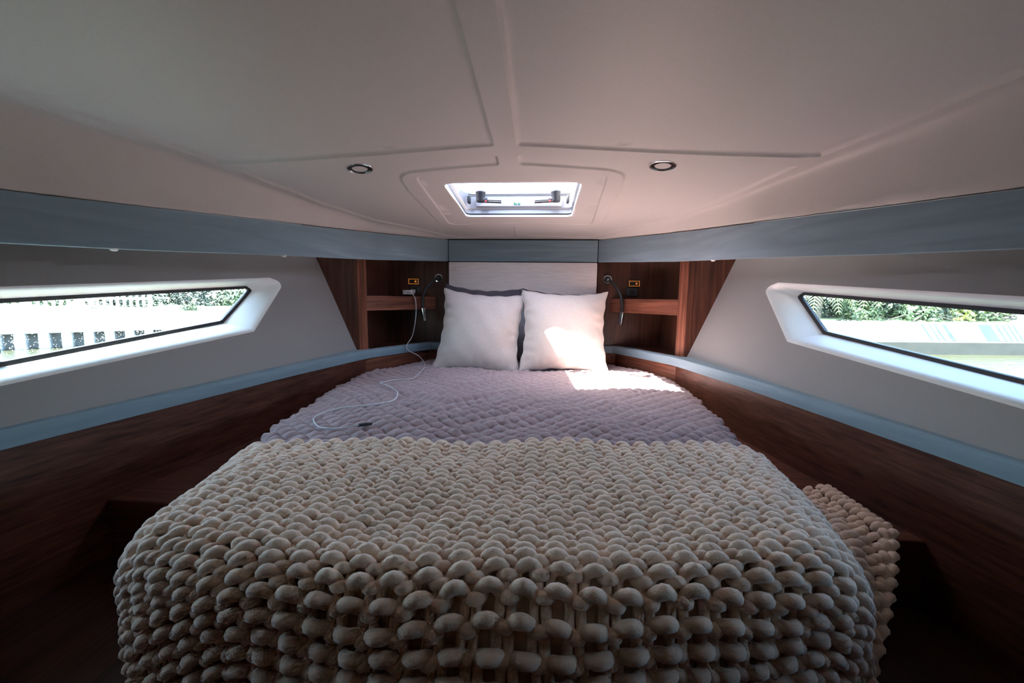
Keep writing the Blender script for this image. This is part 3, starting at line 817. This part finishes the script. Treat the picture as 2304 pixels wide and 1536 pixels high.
def frame(ex, ey):
    """rotation whose local x is ex and whose local y is closest to ey"""
    ex = Vector(ex).normalized(); ez = ex.cross(Vector(ey)).normalized(); ey = ez.cross(ex)
    return Matrix((ex, ey, ez)).transposed()
cl = Vector((-.198, 2.04, -.172)); cr = Vector((.232, 2.035, -.163))
cushion('cushion', 'cream linen cushion standing in shade in front of the headboard', (.440, .44), .15, cl, frame((.424, 0, -.030), (.02, .15, .39)), MT['pillow'], 1.3, group=None, dents=[(.75, -.35, .3, .012), (-.85, -.2, .2, .008)])
cushion('cushion', 'cream linen cushion with a bright sun patch on it', (.445, .435), .15, cr, frame((.43, .01, -.008), (.012, .15, .40)), MT['pillow'], 4.1, group=None, dents=[(-.85, -.1, .22, .010), (.8, .05, .25, .012), (.7, -.6, .2, .008)])
cushion('pillow', 'slate-grey pillow leaning on the headboard behind the shaded cream cushion', (.44, .46), .12, (-.222, 2.235, -.160), frame((.44, 0, -.02), (0, .10, .44)), MT['darkpillow'], 2.2, cat='pillow')
cushion('pillow', 'slate-grey pillow leaning on the headboard behind the sunlit cream cushion', (.48, .45), .12, (.240, 2.235, -.172), frame((.48, 0, -.015), (0, .10, .44)), MT['darkpillow'], 3.2, cat='pillow')

# ------------------------------------------------------------------ chunky knit blanket
ZK = ZB+.018
YF = .430                                     # foot of the bed
wLy = [.3, .5, .62, .75, .9, 1.1]; wL = [.515, .525, .545, .575, .615, .65]
wRy = [.3, .5, .62, .75, .9, 1.1]; wR = [.555, .570, .598, .632, .668, .695]
def head_y(u): return .875+.10*u+.018*np.exp(-((u+.24)/.18)**2)+.006*np.sin(u*13)
def blanket_surface(u, v):
    """u: signed arc length across from the centreline, v: arc length from the head edge towards and over the foot"""
    y0 = head_y(np.clip(u, -.72, .76)); rf = .055
    yf = YF+.125*np.clip(np.abs(u)/.6, 0, 1.1)**2.5
    Lf = y0-yf-rf
    pv, dv = prof(v, Lf, rf)
    Y = y0-pv
    W = np.where(u < 0, np.interp(Y, wLy, wL), np.interp(Y, wRy, wR))
    r = .105
    # corners at the foot are rounder
    pos, drop = prof(np.abs(u), W-r, r)
    tuck = np.clip(dv/.35, 0, 1)
    x = np.sign(u)*(pos+.22*np.clip(drop-.07, 0, .4))*(1-.03*tuck)
    # right-hand flap: from the bed side out over the step
    zd = drop
    fl = np.clip((Y-.62)/.16, 0, 1)*(u > 0)*np.clip(1-dv/.10, 0, 1)
    over = np.clip(drop-.105, 0, None)
    zd = np.where(u > 0, drop-over*fl*.97, drop); x = x+np.where(u > 0, over*fl*.98, 0)
    corner = np.clip(drop/.15, 0, 1)*np.clip(dv/.2, 0, 1)
    Y = Y+corner*.035
    z = ZK-zd-dv*(1-.25*np.clip(drop/.2, 0, 1))
    z = z+.010*lown(u*2.6, Y*3.0, 7.)*np.clip(1-dv*4, 0, 1)+.008*np.exp(-((v-.02)/.03)**2)*np.exp(-((u+.2)/.3)**2)
    # soft folds on the hanging foot
    Y = Y-.018*np.sin(u*9+.9)*np.clip(dv/.25, 0, 1)-.014*np.exp(-((u-.05)/.16)**2)*np.clip(dv/.08, 0, 1)
    return np.stack([x, Y, z], -1)

vrows = []; v = .006
while v < .93:
    vrows.append(v)
    t_ = min(1, max(0, (v-.40)/.07)); v += .0178*(1-t_)+.0300*t_
SW = .0415; NP = 18; RS = 9; YR = .0070
Vall = []; Fall = []; off = 0
for k, v0 in enumerate(vrows):
    pitch = (vrows[k+1]-vrows[k]) if k < len(vrows)-1 else .031
    ul, ur = -.90, .84
    if v0 < .40: ur = .815
    ns = int((ur-ul)/SW); T = np.linspace(0, 2*math.pi*ns, ns*NP+1)
    ph = .3*math.sin(k*.7)
    amp = (pitch+.0068)/2
    jit = 1+.05*np.sin(T*.31+k*2.1)+.04*np.sin(T*.83+k*5.3)
    uu = ul+SW*(T/(2*math.pi)+.105*np.sin(2*T)+(.055+.03*min(1, max(0, (v0-.38)/.08)))*np.sin(T))+.004*math.sin(k*1.9)
    ct = np.cos(T); vv = v0-amp*jit*np.sign(ct)*np.abs(ct)**.55+.004*lown(uu*3, np.full_like(uu, v0*4), 9.)+np.clip((v0-.36)/.15, 0, 1)*(.012*np.sin(uu*8+.9)-.020*np.exp(-((uu-.06)/.13)**2)+.006*np.sin(uu*23+k*.4))
    fr = min(1, max(0, (v0-.38)/.08)); hh = (.0038+.0030*fr)*np.cos(2*T)*(1+.12*np.sin(T*.47+k))+.004+(.0010+.0012*fr)*np.cos(T)
    e = 2e-3
    p = blanket_surface(uu, vv); pu = blanket_surface(uu+e, vv)-blanket_surface(uu-e, vv); pv_ = blanket_surface(uu, vv+e)-blanket_surface(uu, vv-e)
    nn = np.cross(pv_, pu); nn /= np.maximum(np.linalg.norm(nn, axis=1, keepdims=True), 1e-9)
    nn[nn[:, 2] < -.3] *= -1
    c = p+nn*hh[:, None]
    tg = np.gradient(c, axis=0); tg /= np.maximum(np.linalg.norm(tg, axis=1, keepdims=True), 1e-9)
    b1 = np.cross(tg, nn); b1 /= np.maximum(np.linalg.norm(b1, axis=1, keepdims=True), 1e-9); b2 = np.cross(b1, tg)
    rr = (YR+.0008*fr)*(1+.12*np.cos(2*T)+.05*np.cos(T)+.04*np.sin(T*1.3+k))
    an = np.linspace(0, 2*math.pi, RS, endpoint=False)
    ring = c[:, None, :]+rr[:, None, None]*(np.cos(an)[None, :, None]*b1[:, None, :]+np.sin(an)[None, :, None]*b2[:, None, :])
    m_ = len(T); Vall.append(ring.reshape(-1, 3))
    ii = np.arange(m_*RS).reshape(m_, RS)+off
    f = np.stack([ii[:-1], np.roll(ii, -1, 1)[:-1], np.roll(ii, -1, 1)[1:], ii[1:]], -1).reshape(-1, 4); Fall.append(f); off += m_*RS
def yarn(name, col):
    m, nt, b = mat(name)
    b.inputs['Roughness'].default_value = .95; b.inputs['Sheen Weight'].default_value = .5; b.inputs['Sheen Roughness'].default_value = .6; b.inputs['Specular IOR Level'].default_value = .15
    vv = coords(nt)
    t = N(nt, 'ShaderNodeTexNoise'); t.inputs['Scale'].default_value = 420; t.inputs['Detail'].default_value = 1; nt.links.new(vv, t.inputs['Vector'])
    t2 = N(nt, 'ShaderNodeTexNoise'); t2.inputs['Scale'].default_value = 14; nt.links.new(vv, t2.inputs['Vector'])
    c = ramp(nt, t2.outputs['Fac'], [(.3, tuple(x*.92 for x in col)), (.7, tuple(x*1.06 for x in col))]); nt.links.new(c, b.inputs['Base Color'])
    bp = N(nt, 'ShaderNodeBump'); bp.inputs['Strength'].default_value = .45; bp.inputs['Distance'].default_value = .0016
    nt.links.new(t.outputs['Fac'], bp.inputs['Height']); nt.links.new(bp.outputs[0], b.inputs['Normal']); return m
MT['yarn'] = yarn('cream_chenille_yarn', (.85, .645, .49))
bl = thing('knit_blanket', 'chunky cream knitted blanket draped over the foot of the bed', 'blanket', (.05, .6, -.6))
part_k = mesh_obj('knit_rows', np.concatenate(Vall), np.concatenate(Fall), MT['yarn'], bl, smooth=True)
# inner cloth just below the stitches closes the holes of the loose knit
uu = np.linspace(-.90, .80, 90); vv = np.linspace(.012, .92, 60); UU, VV = np.meshgrid(uu, vv)
Pm = blanket_surface(UU.ravel(), VV.ravel()).reshape(60, 90, 3)
nu = np.gradient(Pm, axis=1); nv = np.gradient(Pm, axis=0); nn = np.cross(nv, nu); nn /= np.maximum(np.linalg.norm(nn, axis=2, keepdims=True), 1e-9)
Pm = Pm-nn*.010
ix = np.arange(90*60).reshape(60, 90); F = np.stack([ix[:-1, :-1], ix[:-1, 1:], ix[1:, 1:], ix[1:, :-1]], -1).reshape(-1, 4)
mesh_obj('knit_backing', Pm.reshape(-1, 3), F, MT['yarn'], bl, smooth=True)
# braided selvage along the right-hand edge
ev = np.linspace(0.0, .44, 240)
E_ = blanket_surface(np.full_like(ev, .817), ev)
for sgn in (0, math.pi):
    tt = ev/.034*2*math.pi+sgn
    pth = E_+np.stack([.010*np.cos(tt), np.zeros_like(tt), .013+.006*np.sin(2*tt)], -1)+np.stack([.004*np.ones_like(tt), np.zeros_like(tt), np.zeros_like(tt)], -1)
    part('braided_edge', tube([tuple(p) for p in pth], .0085, 8), MT['yarn'], bl, 60)

# ------------------------------------------------------------------ outside: water, sea walls, gardens
ZW = -1.63; ZG = -.60
def water_mat():
    m, nt, b = mat('canal_water')
    b.inputs['Base Color'].default_value = (.032, .030, .016, 1); b.inputs['Roughness'].default_value = .08; b.inputs['IOR'].default_value = 1.33
    v = coords(nt, (1.0, 2.2, 1))
    t = N(nt, 'ShaderNodeTexNoise'); t.inputs['Scale'].default_value = 2.6; t.inputs['Detail'].default_value = 5; t.inputs['Distortion'].default_value = .8; nt.links.new(v, t.inputs['Vector'])
    bp = N(nt, 'ShaderNodeBump'); bp.inputs['Strength'].default_value = .55; bp.inputs['Distance'].default_value = .12
    nt.links.new(t.outputs['Fac'], bp.inputs['Height']); nt.links.new(bp.outputs[0], b.inputs['Normal']); return m
struct(mesh_obj('water', [(-60, -60, ZW), (60, -60, ZW), (60, 40, ZW), (-60, 40, ZW)], [[0, 1, 2, 3]], water_mat()), 'rippled green-brown canal water outside', 'water')

def concrete(name, col, stains=False):
    m, nt, b = mat(name); b.inputs['Roughness'].default_value = .85
    v = coords(nt); t = N(nt, 'ShaderNodeTexNoise'); t.inputs['Scale'].default_value = 3.5; t.inputs['Detail'].default_value = 8; nt.links.new(v, t.inputs['Vector'])
    c = ramp(nt, t.outputs['Fac'], [(.3, tuple(x*.8 for x in col)), (.55, col), (.8, tuple(min(1, x*1.1) for x in col))])
    nt.links.new(c, b.inputs['Base Color']); return m
MT['seawall'] = concrete('pale_concrete', (.27, .255, .225)); MT['seawall2'] = concrete('whitewashed_concrete', (.50, .50, .49)); MT['wet'] = concrete('barnacled_wet_concrete', (.06, .05, .035)); MT['stain'] = concrete('algae_streak', (.12, .13, .105))
MT['grass'] = simple('lawn_grass', (.055, .068, .024), .95, noise_s=3, var=.35)

def wall_seg(p0, p1, z0, z1, th, m, name, parent=None, b=.02):
    d = Vector((p1[0]-p0[0], p1[1]-p0[1])).normalized(); n = Vector((-d.y, d.x))
    if n.y < 0: n = -n
    return part(name, prism([p0, p1, (p1[0]+n.x*th, p1[1]+n.y*th), (p0[0]+n.x*th, p0[1]+n.y*th)], z0, z1, b), m, parent)
R0, R1 = (5.0, 12.90), (30.0, 15.5)
sw = thing('seawall', 'pale concrete sea wall seen through the right window', 'seawall', (14, 13.9, ZW))
wall_seg(R0, R1, -1.20, ZG, .5, MT['seawall'], 'wall_face', sw)
wall_seg((R0[0], R0[1]-.12), (R1[0], R1[1]-.12), ZW-.3, -1.20, .6, MT['wet'], 'wet_footing', sw, .04)
# algae streaks running down the face (flat marks, slightly proud)
dR = Vector((R1[0]-R0[0], R1[1]-R0[1])).normalized(); nR = Vector((dR.y, -dR.x))
def onR(t, off=.004): p = Vector(R0)+dR*t+nR*off; return p.x, p.y
for (t0, wd) in [(7.35, .05), (7.6, .04), (7.78, .05), (8.05, .12), (9.25, .42), (9.85, .06), (10.05, .06), (10.25, .05), (10.42, .05)]:
    a = onR(t0); b_ = onR(t0+wd); c = onR(t0+wd+.45); d = onR(t0+.45)
    part('algae_streak', ([(a[0], a[1], ZG-.06), (b_[0], b_[1], ZG-.06), (c[0], c[1], -1.19), (d[0], d[1], -1.19)], [[0, 1, 2, 3]]), MT['stain'], sw)
L0, L1 = (-7.0, 17.6), (-26.0, -.1)
sl = thing('seawall', 'whitewashed sea wall on piles seen through the left window', 'seawall', (-13, 12, ZW))
wall_seg(L0, L1, -1.20, ZG, .6, MT['seawall2'], 'wall_face', sl)
dL = Vector((L1[0]-L0[0], L1[1]-L0[1])); LL = dL.length; dL.normalize()
for k in range(50):
    p = Vector(L0)+dL*(k*.46+.4); q = p+dL*.22
    wall_seg((p.x, p.y), (q.x, q.y), ZW-.3, -1.20, .4, MT['seawall2'], 'pile', sl)
wall_seg((L0[0], L0[1]+.5), (L1[0], L1[1]+.5), ZW-.3, -1.20, .2, concrete('weathered_grey_concrete', (.20, .19, .17)), 'wet_footing', sl)

# lawns rising away from the water
def lawn(p0, p1, name, rise, label):
    d = Vector((p1[0]-p0[0], p1[1]-p0[1])).normalized(); n = Vector((-d.y, d.x))
    if n.y < 0: n = -n
    if p0[0] < 0: n = Vector((-abs(n.x), abs(n.y)))
    V = []; F = []
    nu, nv = 40, 14; L = (Vector(p1)-Vector(p0)).length
    for j in range(nv):
        dd = .4+ (j/(nv-1))**1.6*45
        for i in range(nu):
            p = Vector(p0)+d*(L*i/(nu-1))+n*dd
            V.append((p.x, p.y, ZG-.03+rise*(1-math.exp(-dd/6))+.05*math.sin(i*1.7+j)*min(1, dd/4)))
    for j in range(nv-1):
        for i in range(nu-1): F.append([j*nu+i, j*nu+i+1, (j+1)*nu+i+1, (j+1)*nu+i])
    return struct(mesh_obj(name, V, F, MT['grass'], smooth=True), label, 'lawn')
lawn(R0, R1, 'lawn', .75, 'sunny lawn rising behind the right sea wall')
lawn(L0, L1, 'lawn', .35, 'sunny lawn behind the left sea wall')

# foliage: one leaf shape scattered many times inside each shrub's crown
def leaf_mat(name, col, var=.35):
    m, nt, b = mat(name); b.inputs['Roughness'].default_value = .6
    v = coords(nt); t = N(nt, 'ShaderNodeTexNoise'); t.inputs['Scale'].default_value = 5; t.inputs['Detail'].default_value = 4; nt.links.new(v, t.inputs['Vector'])
    c = ramp(nt, t.outputs['Fac'], [(.3, tuple(x*(1-var) for x in col)), (.7, tuple(min(1, x*(1+var)) for x in col))]); nt.links.new(c, b.inputs['Base Color'])
    b.inputs['Transmission Weight'].default_value = 0.0; return m
LM = dict(dark=leaf_mat('dark_leaves', (.016, .024, .009)), mid=leaf_mat('green_leaves', (.035, .055, .014)), lime=leaf_mat('lime_leaves', (.10, .115, .015)), brown=leaf_mat('dry_twigs', (.06, .045, .032)), palm=leaf_mat('palm_leaves', (.07, .095, .022)), bark=simple('bark', (.12, .09, .065), .9))
def shrub(c, rad, m, nleaf, ls, label, group, seed):
    rng = np.random.RandomState(seed); V = []; F = []
    for i in range(nleaf):
        d = rng.normal(size=3); d /= np.linalg.norm(d); d[2] = abs(d[2])*.95-.05
        r = rng.uniform(.55, 1.02)*(1+.18*math.sin(5*d[0]+seed)+.15*math.sin(7*d[1]+2*seed))
        p = np.array(c)+d*np.array(rad)*r
        a = rng.normal(size=3); a /= np.linalg.norm(a); b_ = np.cross(a, d); b_ /= max(1e-6, np.linalg.norm(b_))
        L = ls*rng.uniform(.6, 1.3); n0 = len(V)
        V += [p-a*L, p+b_*L*.4, p+a*L, p-b_*L*.4]; F.append([n0, n0+1, n0+2, n0+3])
    t = thing('shrub', label, 'shrub', (c[0], c[1], c[2]), group)
    fo = mesh_obj('foliage', V, F, m, t); fo['kind'] = 'stuff'
    st = []
    for k in range(5):
        an = k*1.3+seed; st.append(tube([(c[0], c[1], c[2]-.05), (c[0]+.25*rad[0]*math.cos(an), c[1]+.25*rad[1]*math.sin(an), c[2]+.4*rad[2]), (c[0]+.6*rad[0]*math.cos(an), c[1]+.6*rad[1]*math.sin(an), c[2]+.75*rad[2])], [.03, .02, .008], 6))
    part('stems', merge(*st), LM['bark'], t)
    return t
gR = 'shrubs above the right sea wall'
specs = [(4.7, 1.3, 1.1, 1.2, 'dark', 'dense dark shrub at the near end of the right sea wall under the palm'),
         (6.0, .9, .8, .95, 'mid', 'low green shrub between the two palms on the right sea wall'),
         (7.0, 1.5, 1.0, 1.3, 'dark', 'dark twiggy shrub just right of the second palm'),
         (7.9, .8, .7, .75, 'mid', 'small green bush in front of the dark twiggy shrub'),
         (8.7, 1.0, 1.0, 1.5, 'dark', 'dark olive shrub left of the yellow-green bush'),
         (9.6, .9, .85, 1.0, 'lime', 'bright yellow-green bush above the right sea wall'),
         (10.3, 1.0, .8, .7, 'mid', 'green bush below and right of the yellow-green one'),
         (11.0, 1.2, .9, 1.05, 'brown', 'dry brown twiggy bush beside the pale post'),
         (13.2, 1.6, .9, .55, 'mid', 'low bright green bush right of the pale post')]
for i, (t0, off, rx, rz, mk, lb) in enumerate(specs):
    p = Vector(R0)+dR*t0-nR*(off+.1)
    shrub((p.x, p.y, ZG+.05), (rx, .7, rz), LM[mk], 1500, .085, lb, gR, 10+i)
pp = Vector(R0)+dR*11.9-nR*.9
po_ = part('garden_post', lathe([(.11, 0), (.10, .3), (.09, 1.2), (.085, 2.6), (0, 2.62)], 14, (pp.x, pp.y, ZG)), simple('pale_bark', (.55, .52, .46), .8), None, 40)
tag(po_, 'pale slim trunk rising from the right sea wall garden', 'trunk')
# driftwood and dead branches on the wall top
BR = ['first', 'second', 'third', 'fourth', 'fifth']
for k in range(5):
    p = Vector(R0)+dR*(6.2+k*.62)-nR*(.45+.15*math.sin(k*2.1)); q = p+dR*(.7+.3*math.sin(k))+(-nR)*.2*math.cos(k*3)
    o = part('dead_branch', tube([(p.x, p.y, ZG+.03), ((p.x+q.x)/2, (p.y+q.y)/2, ZG+.16+.05*(k % 3)), (q.x, q.y, ZG+.05)], [.02, .016, .008], 6), LM['brown'])
    tag(o, '%s dry branch along the right sea wall top, counting from the palms' % BR[k], 'branch', 'dry branches on the right sea wall')

def palm(c, h, fronds, label, seed):
    rng = random.Random(seed); t = thing('palm', label, 'palm', c, 'palms behind the right sea wall')
    part('palm_trunk', tube([(c[0], c[1], c[2]-.05), (c[0]+.05, c[1], c[2]+h*.5), (c[0], c[1], c[2]+h)], [.16, .13, .11], 10), LM['bark'], t, 60)
    top = Vector((c[0], c[1], c[2]+h))
    for k in range(fronds):
        an = 2*math.pi*k/fronds+rng.uniform(-.2, .2); L = rng.uniform(1.3, 1.7); d = Vector((math.cos(an), math.sin(an), 0))
        V = []; F = []; pts_ = []
        for j in range(15):
            q = j/14; pts_.append(top+d*(L*q*.75)+Vector((0, 0, .45*math.sin(q*2.2)-1.5*q*q)))
        tv, tf = tube(pts_, [.018*(1-.8*j/14) for j in range(15)], 5); V += tv; F += tf
        side = d.cross(Vector((0, 0, 1)))
        for j in range(2, 15):
            for e in range(2):
                p = pts_[j-1].lerp(pts_[j], e/2)
                tn = (pts_[j]-pts_[j-1]).normalized()
                for sg in (-1, 1):
                    l = .52*math.sin(math.pi*(.12+.85*(j+e/2)/15.5)); q = p+side*sg*l*.75+tn*l*.5-Vector((0, 0, .35*l)); mid = p.lerp(q, .5)+Vector((0, 0, .03)); wv = tn*.017
                    n0 = len(V); V += [p-wv, p+wv, mid+wv, q, mid-wv]; F += [[n0, n0+1, n0+2, n0+4], [n0+4, n0+2, n0+3]]
        mesh_obj('frond', [tuple(v) for v in V], F, LM['palm'], t)
    return t
p = Vector(R0)+dR*4.6-nR*.9; palm((p.x, p.y, ZG), 1.35, 11, 'drooping palm at the near corner of the right window view', 3)
p = Vector(R0)+dR*6.6-nR*1.2; palm((p.x, p.y, ZG), 1.55, 11, 'second drooping palm, further along the right sea wall', 5)

# left garden: white picket fence, hedge shrubs and a few tufts
nL = Vector((-dL.y, dL.x));
if nL.x > 0: nL = -nL
fence = thing('picket_fence', 'white picket fence behind the left sea wall', 'fence', (-17, 12, ZG), None)
fm = simple('white_fence_paint', (.80, .80, .80), .6)
a0 = Vector(L0)+dL*7.9+nL*2.2; fl = 7.5
ang = math.atan2(dL.y, dL.x); RZ = Matrix.Rotation(ang, 3, 'Z')
zf = ZG+.12
for k in range(44):
    p = a0+dL*(k*fl/44)
    part('picket', box((p.x, p.y, zf+.60), (.085, .022, 1.15), 0, 1, RZ), fm, fence)
for k in range(6):
    p = a0+dL*(k*fl/5)
    part('fence_post', box((p.x+nL.x*.06, p.y+nL.y*.06, zf+.65), (.12, .12, 1.35), 0, 1, RZ), fm, fence)
for z in (.3, .95):
    p = a0+dL*(fl/2)
    part('fence_rail', box((p.x+nL.x*.03, p.y+nL.y*.03, zf+z), (fl, .04, .09), 0, 1, RZ), fm, fence)
gL = 'shrubs of the hedge behind the left lawn'
hl = ['tall dark hedge shrub next to the white picket fence', 'second dark hedge shrub from the picket fence', 'third hedge shrub from the picket fence, mid green', 'fourth hedge shrub from the picket fence', 'far hedge shrub at the forward end of the left window view']
for i in range(5):
    p = Vector(L0)+dL*(8.9-i*2.1)+nL*(4.2+.4*(i % 2))
    shrub((p.x, p.y, ZG+.1), (1.35, 1.0, 1.7), LM['dark' if i != 2 else 'mid'], 1500, .10, hl[i], gL, 40+i)
for i in range(3):
    p = Vector(L0)+dL*(11.5+i*2.6)+nL*5.2
    shrub((p.x, p.y, ZG+.1), (1.5, 1.0, 1.9), LM['mid'], 1200, .10, ['green shrub behind the forward end of the picket fence', 'green shrub behind the middle of the picket fence', 'green shrub behind the aft end of the picket fence'][i], 'shrubs behind the picket fence', 60+i)
p = Vector(L0)+dL*6.8+nL*1.1
shrub((p.x, p.y, ZG), (.35, .3, .28), LM['mid'], 400, .05, 'small tuft of green growing on the left lawn edge', None or 'tufts', 71)
